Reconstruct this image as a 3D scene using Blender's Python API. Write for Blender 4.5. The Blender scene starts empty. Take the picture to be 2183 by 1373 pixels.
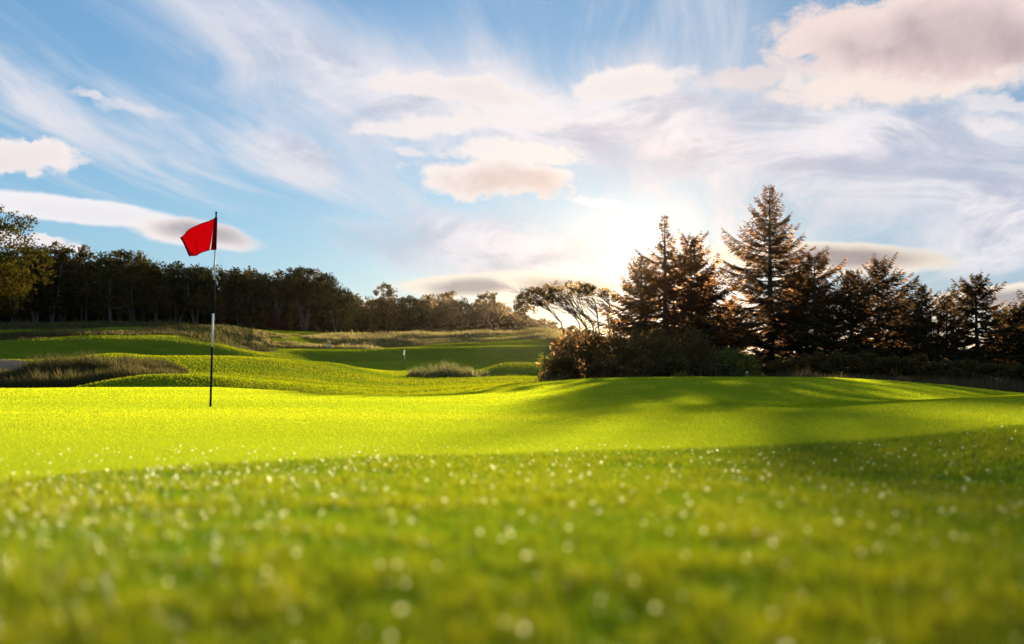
import bpy, math, random
import numpy as np
from mathutils import Vector, Matrix

R = math.radians
rng = np.random.default_rng(7)
scene = bpy.context.scene
col = scene.collection

# ------------------------------------------------------------------ camera
F, CX, CY, HY = 2122.0, 1091.5, 686.5, 755.0      # focal length, centre and horizon of the photograph, in its pixels
CAMZ = 0.60                                        # the hole of the near flagstick is z = 0
PITCH = math.atan((HY - CY) / F)
cam_d = bpy.data.cameras.new('camera')
cam = bpy.data.objects.new('camera', cam_d); col.objects.link(cam)
cam.location = (0, 0, CAMZ); cam.rotation_euler = (R(90) + PITCH, 0, 0)
cam_d.sensor_width = 36; cam_d.lens = 36 * F / 2183.0
cam_d.clip_start = 0.02; cam_d.clip_end = 20000
cam_d.dof.use_dof = True; cam_d.dof.focus_distance = 14.0; cam_d.dof.aperture_fstop = 2.8
cam_d.dof.aperture_blades = 9
scene.camera = cam

def ray(px, py):
    X = (np.asarray(px, float) - CX) / F; Y = (CY - np.asarray(py, float)) / F
    return X, math.cos(PITCH) - Y * math.sin(PITCH), math.sin(PITCH) + Y * math.cos(PITCH)
def azel(px, py):
    x, y, z = ray(px, py)
    return math.atan2(x, y), math.atan2(z, math.hypot(x, y))
def theta(px):
    return np.arctan2((np.asarray(px, float) - CX) / F, 1.0)
def at(px, r):                                      # ground position under image column px at range r
    t = float(theta(px)); return r * math.sin(t), r * math.cos(t)
def zof(px, py, r):                                 # height of a point seen at (px, py) standing at range r
    x, y, z = ray(px, py); return CAMZ + r * z / math.hypot(x, y)

# ------------------------------------------------------------------ light
SUN_AZ, SUN_EL = azel(1390, 503)
S = Vector((math.sin(SUN_AZ) * math.cos(SUN_EL), math.cos(SUN_AZ) * math.cos(SUN_EL), math.sin(SUN_EL)))
sun_d = bpy.data.lights.new('sun', 'SUN'); sun_d.energy = 5.0; sun_d.angle = R(0.53); sun_d.color = (1.0, 0.86, 0.62)
sun = bpy.data.objects.new('sun', sun_d); col.objects.link(sun)
sun.rotation_euler = (-S).to_track_quat('-Z', 'Y').to_euler()
sun.location = (30, 200, 60)

vs = scene.view_settings
vs.view_transform = 'Standard'; vs.look = 'None'; vs.gamma = 1.0; vs.exposure = 1.75; vs.use_curve_mapping = False
EXPO = 2 ** vs.exposure
scene.render.engine = 'CYCLES'
scene.cycles.max_bounces = 6; scene.cycles.transparent_max_bounces = 8
scene.cycles.diffuse_bounces = 3; scene.cycles.transmission_bounces = 4; scene.cycles.glossy_bounces = 2
scene.cycles.volume_bounces = 0
scene.cycles.sample_clamp_indirect = 4.0
scene.cycles.use_denoising = True

# ------------------------------------------------------------------ world
def srgb(r, g, b):
    f = lambda c: (c / 255) / 12.92 if c <= 10 else (((c / 255) + 0.055) / 1.055) ** 2.4
    return (f(r), f(g), f(b), 1)

world = bpy.data.worlds.new('World'); scene.world = world; world.use_nodes = True
def build_world():
    nt = world.node_tree; N = nt.nodes; L = nt.links; N.clear()
    BG = 0.10
    def lk(a, sock):
        if isinstance(a, bpy.types.NodeSocket): L.new(a, sock)
        else: sock.default_value = a
    def math_(op, a, b=None, c=None, clamp=False):
        n = N.new('ShaderNodeMath'); n.operation = op; n.use_clamp = clamp
        for i, v in enumerate((a, b, c)):
            if v is not None: lk(v, n.inputs[i])
        return n.outputs[0]
    def vmath(op, a, b=None, scale=None):
        n = N.new('ShaderNodeVectorMath'); n.operation = op
        lk(a, n.inputs[0])
        if b is not None: lk(b, n.inputs[1])
        if scale is not None: lk(scale, n.inputs['Scale'])
        return n.outputs['Value'] if op in ('LENGTH', 'DOT_PRODUCT', 'DISTANCE') else n.outputs[0]
    def rng_(v, a, b, c=0.0, d=1.0, smooth=True):
        n = N.new('ShaderNodeMapRange'); n.interpolation_type = 'SMOOTHSTEP' if smooth else 'LINEAR'; n.clamp = True
        lk(v, n.inputs[0]); n.inputs[1].default_value = a; n.inputs[2].default_value = b
        n.inputs[3].default_value = c; n.inputs[4].default_value = d
        return n.outputs[0]
    def mix(fac, a, b):
        n = N.new('ShaderNodeMix'); n.data_type = 'RGBA'; n.clamp_factor = True
        lk(fac, n.inputs[0]); lk(a, n.inputs[6]); lk(b, n.inputs[7])
        return n.outputs[2]
    def noise(vec, scale, detail=4, rough=0.55, dist=0.0):
        n = N.new('ShaderNodeTexNoise'); n.noise_dimensions = '3D'
        L.new(vec, n.inputs['Vector']); n.inputs['Scale'].default_value = scale; n.inputs['Detail'].default_value = detail
        n.inputs['Roughness'].default_value = rough; n.inputs['Distortion'].default_value = dist
        return n
    def mapping(vec, loc=(0, 0, 0), rot=(0, 0, 0), sc=(1, 1, 1), t='POINT'):
        n = N.new('ShaderNodeMapping'); n.vector_type = t; L.new(vec, n.inputs[0])
        n.inputs[1].default_value = loc; n.inputs[2].default_value = rot; n.inputs[3].default_value = sc
        return n.outputs[0]
    tc = N.new('ShaderNodeTexCoord'); D = tc.outputs['Generated']
    sp = N.new('ShaderNodeSeparateXYZ'); L.new(D, sp.inputs[0])
    dx, dy, dz = sp.outputs
    az = math_('ARCTAN2', dx, dy); el = math_('ARCSINE', dz)
    cb = N.new('ShaderNodeCombineXYZ'); L.new(az, cb.inputs[0]); L.new(el, cb.inputs[1]); AE = cb.outputs[0]
    # layer of cirrus, seen in perspective on a high plane
    h = math_('ADD', math_('MAXIMUM', dz, 0.0), 0.09)
    pc = N.new('ShaderNodeCombineXYZ'); L.new(math_('DIVIDE', dx, h), pc.inputs[0]); L.new(math_('DIVIDE', dy, h), pc.inputs[1])
    P = mapping(pc.outputs[0], rot=(0, 0, R(9)))
    fine = noise(D, 17, 6, 0.62)
    puff = noise(D, 9, 6, 0.60, 0.3)
    big = noise(P, 0.35, 3, 0.5)
    warp = vmath('MULTIPLY_ADD', big.outputs['Color'], (1.2, 1.2, 0)); N[-1].inputs[2].default_value = (-0.6, -0.6, 0)
    PW = vmath('ADD', P, warp)
    streak = noise(mapping(PW, sc=(2.6, 0.36, 1)), 1.5, 7, 0.66, 0.45)
    streak2 = noise(mapping(PW, loc=(3.1, 1.7, 0), sc=(1.5, 0.55, 1)), 0.9, 6, 0.6, 0.6)
    sA, sB = streak.outputs[0], streak2.outputs[0]
    # clear sky
    sky = N.new('ShaderNodeTexSky'); sky.sky_type = 'NISHITA'; sky.sun_disc = False
    sky.sun_elevation = SUN_EL; sky.sun_rotation = SUN_AZ
    sky.altitude = 200; sky.air_density = 1.0; sky.dust_density = 0.4; sky.ozone_density = 3.0
    k = 1 / (EXPO * BG)
    def colr(r, g, b, m=1.0):
        c = srgb(r, g, b); return (c[0] * k * m, c[1] * k * m, c[2] * k * m, 1)
    cosv = vmath('DOT_PRODUCT', D, tuple(S))
    glow = math_('POWER', math_('MAXIMUM', cosv, 0.0), 60)        # wide aureole
    glow2 = math_('POWER', math_('MAXIMUM', cosv, 0.0), 900)
    glow3 = math_('POWER', math_('MAXIMUM', cosv, 0.0), 9000)
    # clear-air colour: the physical sky, cooled and evened by thin high haze
    haze_low = mix(rng_(el, 0.0, 0.42), colr(132, 180, 208), colr(100, 150, 196))
    skyc = vmath('SCALE', sky.outputs[0], scale=1.0)
    base = mix(0.84, skyc, haze_low)
    base = mix(math_('MULTIPLY', rng_(az, -0.15, 0.45), 0.55), base, colr(140, 166, 192))
    # general veil of cirrus, everywhere in the sky
    white = mix(glow, colr(226, 227, 236), colr(236, 228, 232))
    cov = rng_(big.outputs[0], 0.36, 0.66)
    c1 = math_('MULTIPLY', rng_(sA, 0.44, 0.68), math_('ADD', math_('MULTIPLY', cov, 0.8), 0.12))
    base = mix(math_('MULTIPLY', c1, 0.8), base, white)
    # veils (soft, fibrous)
    AEw = vmath('ADD', AE, vmath('SCALE', vmath('SUBTRACT', streak2.outputs['Color'], (0.5, 0.5, 0.5)), scale=0.10))
    fib = math_('ADD', math_('MULTIPLY', rng_(sA, 0.36, 0.66), 0.75), math_('MULTIPLY', rng_(sB, 0.35, 0.65), 0.55))
    def veil(cx, cy, a, b, rot, op, c=None):
        nonlocal base
        ca, ce = azel(cx, cy)
        w = mapping(AEw, loc=(ca, ce, 0), rot=(0, 0, R(rot)), sc=(a / F, b / F, 1), t='TEXTURE')
        m = rng_(vmath('LENGTH', w), 1.25, 0.15)
        m = math_('MULTIPLY', m, math_('MULTIPLY', math_('ADD', fib, 0.10), op))
        base = mix(m, base, c if c is not None else white)
    veil(640, 130, 520, 150, -27, .85)
    veil(150, 235, 420, 60, -26, .75)
    veil(620, 330, 380, 70, -22, .95)
    veil(1020, 170, 420, 120, -18, .7)
    veil(1480, 255, 560, 130, -6, 1.2)
    veil(2020, 400, 330, 150, -14, .6)
    veil(2120, 540, 180, 60, 10, .8)
    veil(1000, 520, 330, 70, -4, .95)
    veil(1150, 590, 300, 60, 4, .8, colr(246, 232, 214))
    veil(1560, 80, 160, 120, -50, .5)
    veil(1950, 380, 170, 50, 18, .55, colr(178, 186, 205))
    # heavier clouds
    nz = vmath('SUBTRACT', puff.outputs['Color'], (0.5, 0.5, 0.5)); nf = vmath('SUBTRACT', fine.outputs['Color'], (0.5, 0.5, 0.5))
    AEp = vmath('ADD', AE, vmath('ADD', vmath('MULTIPLY', nz, (0.13, 0.06, 0)), vmath('MULTIPLY', nf, (0.05, 0.030, 0))))
    AEl = vmath('ADD', AE, vmath('ADD', vmath('MULTIPLY', nz, (0.05, 0.012, 0)), vmath('MULTIPLY', nf, (0.02, 0.007, 0))))
    warmw = mix(glow, colr(250, 240, 238), colr(255, 246, 236))
    dens = rng_(puff.outputs[0], 0.3, 0.7)
    edge = math_('SUBTRACT', noise(mapping(D, sc=(1, 1, 1.9)), 30, 7, 0.68, .4).outputs[0], 0.5)
    def cloud(cx, cy, a, b, rot, soft=.5, op=.95, grey=0.0, gcol=(190, 165, 165), kind='p', off=-.15, c=None):
        nonlocal base
        ca, ce = azel(cx, cy)
        w = mapping(AEp if kind == 'p' else AEl, loc=(ca, ce, 0), rot=(0, 0, R(rot)), sc=(a / F, b / F, 1), t='TEXTURE')
        ln = math_('ADD', vmath('LENGTH', w), math_('MULTIPLY', edge, .9 if kind == 'p' else .22))
        m = math_('MULTIPLY', rng_(ln, 1.05, 1.05 - soft * (.75 if kind == 'p' else .9)), op)
        bright = c if c is not None else warmw
        if grey:
            g = rng_(vmath('DISTANCE', w, (0.1, off, 0)), 0.95, 0.2)
            g = math_('MULTIPLY', g, math_('MULTIPLY', math_('ADD', math_('MULTIPLY', dens, 0.7 if kind == 'p' else .25), 0.45 if kind == 'p' else .75), grey))
            bright = mix(g, bright, colr(*gcol))
        base = mix(m, base, bright)
    def sheet(cx, cy, a, b, rot, op=.9, soft=.9):
        nonlocal base
        ca, ce = azel(cx, cy)
        w = mapping(AEs, loc=(ca, ce, 0), rot=(0, 0, R(rot)), sc=(a / F, b / F, 1), t='TEXTURE')
        ln = math_('ADD', vmath('LENGTH', w), math_('MULTIPLY', edge, .5))
        m = math_('MULTIPLY', rng_(ln, 1.15, 1.15 - soft), op)
        m = math_('MULTIPLY', m, math_('ADD', math_('MULTIPLY', rng_(sB, .32, .6), .45), .6))
        base = mix(m, base, mix(mott, mix(glow, colr(186, 194, 214), colr(206, 202, 214)), mix(glow, colr(244, 239, 244), colr(250, 243, 242))))
    AEs = vmath('ADD', AE, vmath('ADD', vmath('MULTIPLY', nz, (0.16, 0.07, 0)), vmath('MULTIPLY', nf, (0.05, 0.030, 0))))
    mott = rng_(noise(mapping(D, rot=(0, 0, 0), sc=(1, 1, 2.4)), 6.5, 8, .62, .9).outputs[0], .36, .60)
    sheet(1000, 525, 330, 75, -5, .8); sheet(1180, 575, 260, 50, 0, .75)
    sheet(1130, 235, 400, 75, -4, .85)
    sheet(1430, 275, 560, 125, -6, 1.0, 1.0)
    sheet(1990, 345, 400, 150, -17, .95, .8)
    sheet(2140, 500, 190, 75, 10, .75)
    sheet(640, 130, 330, 90, -27, .5); sheet(620, 325, 190, 42, -16, .6)
    pink = mix(glow, colr(244, 224, 219), colr(246, 230, 224))
    cloud(1640, 160, 190, 30, 3, .8, .7, c=pink)
    cloud(1340, 172, 150, 40, 2, .6, .9, .3, (214, 200, 205))
    cloud(1960, 165, 330, 46, 2, .7, .9, c=colr(253, 236, 226))
    cloud(1990, 70, 330, 95, -4, .40, .97, 1.0, (176, 156, 163), off=-.2, c=pink)
    cloud(2120, 215, 140, 20, -8, .8, .6)
    cloud(2080, 262, 70, 24, -12, .9, .6)
    cloud(985, 205, 190, 30, -3, .6, .9, .35, (205, 200, 210))
    cloud(900, 268, 135, 22, 3, .8, .8)
    cloud(1060, 255, 200, 25, 0, .9, .6)
    cloud(1110, 322, 185, 28, -4, .6, .95)
    cloud(1090, 388, 205, 58, -2, .45, .97, .75, (222, 196, 186))
    cloud(1300, 440, 78, 15, -4, 1.3, .7, c=colr(255, 252, 248, 1.05))
    cloud(905, 318, 36, 14, 0, .8, .6)
    cloud(28, 318, 125, 40, -9, .5, .95, .15)
    cloud(150, 352, 60, 10, 0, .9, .5)
    cloud(205, 212, 60, 12, -6, .9, .6); cloud(300, 240, 90, 18, -6, 1.0, .45)
    cloud(150, 446, 235, 28, -5, .34, .97, .25, (214, 212, 220), 'l', c=colr(246, 243, 246))
    cloud(412, 500, 145, 32, -7, .42, .96, .85, (150, 146, 154), 'l', off=.12)
    cloud(590, 610, 40, 12, 0, 1, .5); cloud(70, 512, 90, 22, -8, .6, .9)
    low = mix(glow, colr(252, 240, 224), colr(255, 246, 226))
    cloud(985, 606, 165, 26, 1, .36, .95, .95, (128, 124, 136), 'l', c=low)
    cloud(1190, 606, 165, 28, -6, .36, .95, .85, (140, 128, 132), 'l', c=low)
    cloud(1250, 660, 330, 40, 0, .9, .85, c=low)
    cloud(1740, 550, 285, 36, -3, .34, .97, .95, (132, 120, 130), 'l', off=.05, c=low)
    cloud(2120, 632, 150, 27, 3, .34, .97, .95, (136, 132, 146), 'l', c=low)
    # warm band of cloud low over the horizon below the sun
    lowb = math_('MULTIPLY', rng_(el, 0.055, 0.01), math_('ADD', math_('MULTIPLY', math_('POWER', math_('MAXIMUM', cosv, 0.0), 7), 0.8), 0.1))
    base = mix(lowb, base, colr(255, 238, 196, 1.15))
    # aureole and the sun seen through thin air
    def addc(c, fac):
        nonlocal base
        base = vmath('ADD', base, vmath('SCALE', c, scale=fac))
    addc(colr(255, 238, 220, 0.05)[:3], glow2)
    addc(colr(255, 240, 215, .6)[:3], glow3)
    addc(colr(255, 250, 236, 45)[:3], rng_(cosv, math.cos(R(0.60)), math.cos(R(0.2))))
    bg = N.new('ShaderNodeBackground'); bg.inputs['Strength'].default_value = BG
    L.new(base, bg.inputs['Color'])
    out = N.new('ShaderNodeOutputWorld'); L.new(bg.outputs[0], out.inputs['Surface'])
build_world()

# ------------------------------------------------------------------ materials
def new_mat(name):
    m = bpy.data.materials.new(name); m.use_nodes = True
    m.node_tree.nodes.clear(); return m, m.node_tree.nodes, m.node_tree.links

def leaf_mat(name, cols, trans, tfac=0.5, gloss=0.0, grough=0.35, fwd=0.0, fcol=(.95, .40, .15)):
    """cols: two reflect colours mixed by the per-leaf value 'tint'; trans: two transmit colours"""
    m, N, L = new_mat(name)
    at_ = N.new('ShaderNodeAttribute'); at_.attribute_name = 'tint'
    def mixc(a, b):
        n = N.new('ShaderNodeMix'); n.data_type = 'RGBA'; L.new(at_.outputs['Fac'], n.inputs[0])
        n.inputs[6].default_value = (*a, 1); n.inputs[7].default_value = (*b, 1); return n.outputs[2]
    d = N.new('ShaderNodeBsdfDiffuse'); L.new(mixc(*cols), d.inputs['Color'])
    t = N.new('ShaderNodeBsdfTranslucent'); L.new(mixc(*trans), t.inputs['Color'])
    mx = N.new('ShaderNodeMixShader'); mx.inputs[0].default_value = tfac
    L.new(d.outputs[0], mx.inputs[1]); L.new(t.outputs[0], mx.inputs[2]); last = mx.outputs[0]
    if gloss:
        g = N.new('ShaderNodeBsdfGlossy'); g.inputs['Roughness'].default_value = grough; g.inputs['Color'].default_value = (.9, .92, .75, 1)
        m2 = N.new('ShaderNodeMixShader'); m2.inputs[0].default_value = gloss
        L.new(last, m2.inputs[1]); L.new(g.outputs[0], m2.inputs[2]); last = m2.outputs[0]
    if fwd:                                         # leaves pass light nearly straight; its orange paints in warm glare near the sun
        q = N.new('ShaderNodeBsdfRefraction'); q.inputs['Roughness'].default_value = .64; q.inputs['IOR'].default_value = 1.35; q.inputs['Color'].default_value = (*fcol, 1)
        m3 = N.new('ShaderNodeMixShader'); m3.inputs[0].default_value = fwd
        L.new(last, m3.inputs[1]); L.new(q.outputs[0], m3.inputs[2]); last = m3.outputs[0]
    o = N.new('ShaderNodeOutputMaterial'); L.new(last, o.inputs['Surface'])
    return m

def plain_mat(name, c, rough=0.7, c2=None, scale=8.0, bump=0.0, metal=0.0, spec=0.4):
    m, N, L = new_mat(name)
    b = N.new('ShaderNodeBsdfPrincipled'); b.inputs['Roughness'].default_value = rough; b.inputs['Metallic'].default_value = metal
    b.inputs['Specular IOR Level'].default_value = spec
    tc = N.new('ShaderNodeTexCoord'); nz = N.new('ShaderNodeTexNoise'); nz.inputs['Scale'].default_value = scale; nz.inputs['Detail'].default_value = 5
    L.new(tc.outputs['Object'], nz.inputs['Vector'])
    n = N.new('ShaderNodeMix'); n.data_type = 'RGBA'; L.new(nz.outputs[0], n.inputs[0])
    n.inputs[6].default_value = (*c, 1); n.inputs[7].default_value = (*(c2 or tuple(x * .8 for x in c)), 1)
    L.new(n.outputs[2], b.inputs['Base Color'])
    if bump:
        bp = N.new('ShaderNodeBump'); bp.inputs['Strength'].default_value = bump; L.new(nz.outputs[0], bp.inputs['Height']); L.new(bp.outputs[0], b.inputs['Normal'])
    o = N.new('ShaderNodeOutputMaterial'); L.new(b.outputs[0], o.inputs['Surface'])
    return m

def ground_mat():
    m, N, L = new_mat('turf')
    def attr(n):
        a = N.new('ShaderNodeAttribute'); a.attribute_name = n; return a.outputs['Fac']
    tc = N.new('ShaderNodeTexCoord')
    def noise(sc, det=5, rough=.6):
        n = N.new('ShaderNodeTexNoise'); n.inputs['Scale'].default_value = sc; n.inputs['Detail'].default_value = det; n.inputs['Roughness'].default_value = rough
        L.new(tc.outputs['Object'], n.inputs['Vector']); return n.outputs[0]
    def mix(f, a, b):
        n = N.new('ShaderNodeMix'); n.data_type = 'RGBA'
        for v, s in ((f, n.inputs[0]), (a, n.inputs[6]), (b, n.inputs[7])):
            if isinstance(v, bpy.types.NodeSocket): L.new(v, s)
            else: s.default_value = v if not isinstance(v, tuple) else (*v, 1)
        return n.outputs[2]
    n1, n2, n3 = noise(0.9), noise(14), noise(160, 4)
    mp = N.new('ShaderNodeMapping'); mp.inputs[3].default_value = (.35, 1.0, 1.0); L.new(tc.outputs['Object'], mp.inputs[0])
    nn = N.new('ShaderNodeTexNoise'); nn.inputs['Scale'].default_value = .8; nn.inputs['Detail'].default_value = 6; nn.inputs['Roughness'].default_value = .65; L.new(mp.outputs[0], nn.inputs['Vector'])
    nr = N.new('ShaderNodeMapRange'); nr.inputs[1].default_value = .35; nr.inputs[2].default_value = .65; L.new(nn.outputs[0], nr.inputs[0]); ns = nr.outputs[0]
    turf = mix(n1, (.070, .110, .008), (.105, .125, .009))
    turf = mix(n2, turf, (.090, .115, .010))
    rough = mix(n2, (.045, .042, .016), (.085, .070, .034))
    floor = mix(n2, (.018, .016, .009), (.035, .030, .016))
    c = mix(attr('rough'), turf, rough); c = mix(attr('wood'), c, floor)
    b = N.new('ShaderNodeBsdfPrincipled'); b.inputs['Roughness'].default_value = .85; b.inputs['Specular IOR Level'].default_value = 0.0
    L.new(c, b.inputs['Base Color'])
    bp = N.new('ShaderNodeBump'); bp.inputs['Strength'].default_value = .9; bp.inputs['Distance'].default_value = .02
    L.new(n3, bp.inputs['Height']); L.new(bp.outputs[0], b.inputs['Normal'])
    # nap of the mown sward: fine upright fibres scatter low light forward
    sh = N.new('ShaderNodeBsdfSheen'); sh.inputs['Roughness'].default_value = .55
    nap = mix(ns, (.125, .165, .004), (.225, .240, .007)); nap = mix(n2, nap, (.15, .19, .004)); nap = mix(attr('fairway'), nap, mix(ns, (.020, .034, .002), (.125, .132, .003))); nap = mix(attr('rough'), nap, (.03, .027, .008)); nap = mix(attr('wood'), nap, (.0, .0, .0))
    L.new(nap, sh.inputs['Color'])
    ad = N.new('ShaderNodeAddShader'); L.new(b.outputs[0], ad.inputs[0]); L.new(sh.outputs[0], ad.inputs[1])
    o = N.new('ShaderNodeOutputMaterial'); L.new(ad.outputs[0], o.inputs['Surface'])
    return m

M = {}
M['turf'] = ground_mat()
M['blade'] = leaf_mat('grass_blade', ((.060, .110, .008), (.110, .120, .010)), ((.30, .40, .006), (.55, .52, .012)), .70)
M['wet_blade'] = leaf_mat('dewy_grass_blade', ((.045, .110, .005), (.085, .118, .007)), ((.085, .165, .002), (.27, .26, .004)), .62, .03, .30)
M['fairway_blade'] = leaf_mat('fairway_blade', ((.045, .085, .006), (.085, .100, .008)), ((.105, .150, .002), (.32, .30, .005)), .62)
M['straw'] = leaf_mat('shaded_dry_grass', ((.034, .036, .013), (.080, .066, .030)), ((.04, .042, .010), (.19, .15, .05)), .38)  # dry grass darkened, shade of the bank painted into its colours
M['golden'] = leaf_mat('lit_dry_grass', ((.070, .066, .024), (.16, .125, .055)), ((.14, .12, .03), (.44, .34, .12)), .5)  # brighter copy of the dry grass, low sunlight painted into its colours
M['weed'] = leaf_mat('weed_leaf', ((.05, .065, .018), (.14, .125, .055)), ((.09, .11, .02), (.32, .27, .10)), .42)
def dew_mat():
    m, N, L = new_mat('dew'); t = N.new('ShaderNodeBsdfTranslucent'); t.inputs['Color'].default_value = (.95, .92, .58, 1)
    g = N.new('ShaderNodeBsdfGlossy'); g.inputs['Color'].default_value = (.8, .8, .7, 1); g.inputs['Roughness'].default_value = .38
    x = N.new('ShaderNodeMixShader'); x.inputs[0].default_value = .15; L.new(t.outputs[0], x.inputs[1]); L.new(g.outputs[0], x.inputs[2])
    o = N.new('ShaderNodeOutputMaterial'); L.new(x.outputs[0], o.inputs['Surface']); return m
M['dew'] = dew_mat()
M['brown_grass'] = leaf_mat('brown_grass', ((.040, .034, .016), (.085, .062, .034)), ((.07, .055, .02), (.16, .11, .05)), .4)
M['leaf_dark'] = leaf_mat('dark_leaf', ((.011, .015, .005), (.024, .024, .007)), ((.016, .022, .005), (.045, .036, .007)), .35)
M['leaf_olive'] = leaf_mat('olive_leaf', ((.022, .024, .006), (.046, .037, .010)), ((.03, .032, .006), (.085, .056, .010)), .35, fwd=.014, fcol=(.95, .55, .18))
M['leaf_gold'] = leaf_mat('golden_leaf', ((.036, .034, .006), (.075, .056, .009)), ((.04, .036, .005), (.10, .066, .008)), .4)
M['leaf_red'] = leaf_mat('russet_leaf', ((.028, .013, .008), (.045, .019, .011)), ((.03, .011, .007), (.06, .02, .01)), .35)
M['needle'] = leaf_mat('spruce_needle', ((.024, .025, .009), (.050, .035, .014)), ((.065, .050, .013), (.18, .09, .026)), .42, fwd=.012)  # warm transmit colours paint in the glow on trees near the sun
M['shrub'] = leaf_mat('shrub_leaf', ((.045, .036, .012), (.085, .060, .020)), ((.10, .07, .016), (.22, .13, .03)), .45, fwd=.016)
M['shrub_green'] = leaf_mat('green_shrub_leaf', ((.05, .06, .014), (.11, .105, .024)), ((.14, .15, .02), (.36, .30, .05)), .5)
M['bark'] = plain_mat('bark', (.050, .036, .024), .9, (.028, .020, .014), 6, .4)
M['bark_pale'] = plain_mat('pale_bark', (.10, .090, .084), .9, (.05, .044, .040), 3, .4)
M['sand'] = plain_mat('sand', (.19, .135, .10), .95, (.15, .11, .082), 30, .3, spec=.0)
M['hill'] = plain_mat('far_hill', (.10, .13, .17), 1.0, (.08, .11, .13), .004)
M['black_paint'] = plain_mat('black_paint', (.008, .008, .009), .9, (.010, .010, .011), 20, spec=.03)
M['white_paint'] = plain_mat('white_paint', (.78, .78, .80), .6, (.70, .70, .72), 20, spec=.2)
M['wood'] = plain_mat('weathered_wood', (.13, .095, .065), .85, (.075, .055, .04), 9, .4)
M['pale_board'] = plain_mat('pale_board', (.62, .60, .55), .7, (.5, .48, .44), 9)
def cloth_mat(name, c, t, tf):
    m, N, L = new_mat(name)
    tc = N.new('ShaderNodeTexCoord'); w = N.new('ShaderNodeTexNoise'); w.inputs['Scale'].default_value = 60; L.new(tc.outputs['Object'], w.inputs['Vector'])
    n = N.new('ShaderNodeMix'); n.data_type = 'RGBA'; L.new(w.outputs[0], n.inputs[0]); n.inputs[6].default_value = (*c, 1); n.inputs[7].default_value = (*(x * .85 for x in c), 1)
    d = N.new('ShaderNodeBsdfDiffuse'); L.new(n.outputs[2], d.inputs['Color'])
    tr = N.new('ShaderNodeBsdfTranslucent'); tr.inputs['Color'].default_value = (*t, 1)
    x = N.new('ShaderNodeMixShader'); x.inputs[0].default_value = tf; L.new(d.outputs[0], x.inputs[1]); L.new(tr.outputs[0], x.inputs[2])
    o = N.new('ShaderNodeOutputMaterial'); L.new(x.outputs[0], o.inputs['Surface']); return m
M['red_cloth'] = cloth_mat('red_cloth', (.55, .006, .022), (.60, .002, .018), .5)
M['shaded_red_cloth'] = cloth_mat('shaded_red_cloth', (.30, .004, .014), (.16, .001, .008), .4)  # darker copy of the red cloth, shade painted into hem and sleeve
M['white_cloth'] = cloth_mat('white_cloth', (.80, .79, .76), (.70, .68, .60), .5)

# ------------------------------------------------------------------ mesh helpers
def mesh_obj(name, verts, faces, mat, parent=None, tint=None, smooth=False):
    me = bpy.data.meshes.new(name)
    v = np.asarray(verts, np.float32)
    if isinstance(faces, np.ndarray):
        nf, k = faces.shape
        me.vertices.add(len(v)); me.vertices.foreach_set('co', v.ravel())
        me.loops.add(nf * k); me.loops.foreach_set('vertex_index', faces.astype(np.int32).ravel())
        me.polygons.add(nf); me.polygons.foreach_set('loop_start', np.arange(0, nf * k, k, dtype=np.int32))
        me.update(calc_edges=True)
    else:
        me.from_pydata([tuple(map(float, p)) for p in v], [], faces); me.update()
    if tint is not None:
        a = me.attributes.new('tint', 'FLOAT', 'POINT'); a.data.foreach_set('value', np.asarray(tint, np.float32))
    if smooth: me.polygons.foreach_set('use_smooth', np.ones(len(me.polygons), bool))
    me.materials.append(mat)
    o = bpy.data.objects.new(name, me); col.objects.link(o)
    if parent is not None: o.parent = parent
    return o
def empty(name, loc, rz=0.0):
    o = bpy.data.objects.new(name, None); col.objects.link(o); o.location = loc; o.rotation_euler = (0, 0, rz)
    o.empty_display_size = .3; return o
def tag(o, label=None, cat=None, group=None, kind=None):
    if label: o['label'] = label
    if cat: o['category'] = cat
    if group: o['group'] = group
    if kind: o['kind'] = kind
    return o

class Tubes:
    def __init__(s): s.v = []; s.f = []; s.n = 0
    def add(s, pts, rad, sides=5, cap=True):
        pts = [Vector(p) for p in pts]; k = len(pts)
        rings = []
        for i, p in enumerate(pts):
            d = (pts[min(i + 1, k - 1)] - pts[max(i - 1, 0)])
            if d.length < 1e-6: d = Vector((0, 0, 1))
            d.normalize()
            a = d.orthogonal() if abs(d.z) < .95 else Vector((1, 0, 0)) - d * d.x
            a = (Vector((1, .13, 0)) - d * d.dot(Vector((1, .13, 0)))); a.normalize(); b = d.cross(a)
            ring = []
            for j in range(sides):
                t = 2 * math.pi * j / sides
                s.v.append(tuple(p + (a * math.cos(t) + b * math.sin(t)) * rad[i])); ring.append(s.n); s.n += 1
            rings.append(ring)
        for i in range(k - 1):
            for j in range(sides):
                s.f.append((rings[i][j], rings[i][(j + 1) % sides], rings[i + 1][(j + 1) % sides], rings[i + 1][j]))
        if cap:
            s.f.append(tuple(reversed(rings[0]))); s.f.append(tuple(rings[-1]))
    def build(s, name, mat, parent=None): return mesh_obj(name, s.v, s.f, mat, parent, smooth=True)

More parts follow.
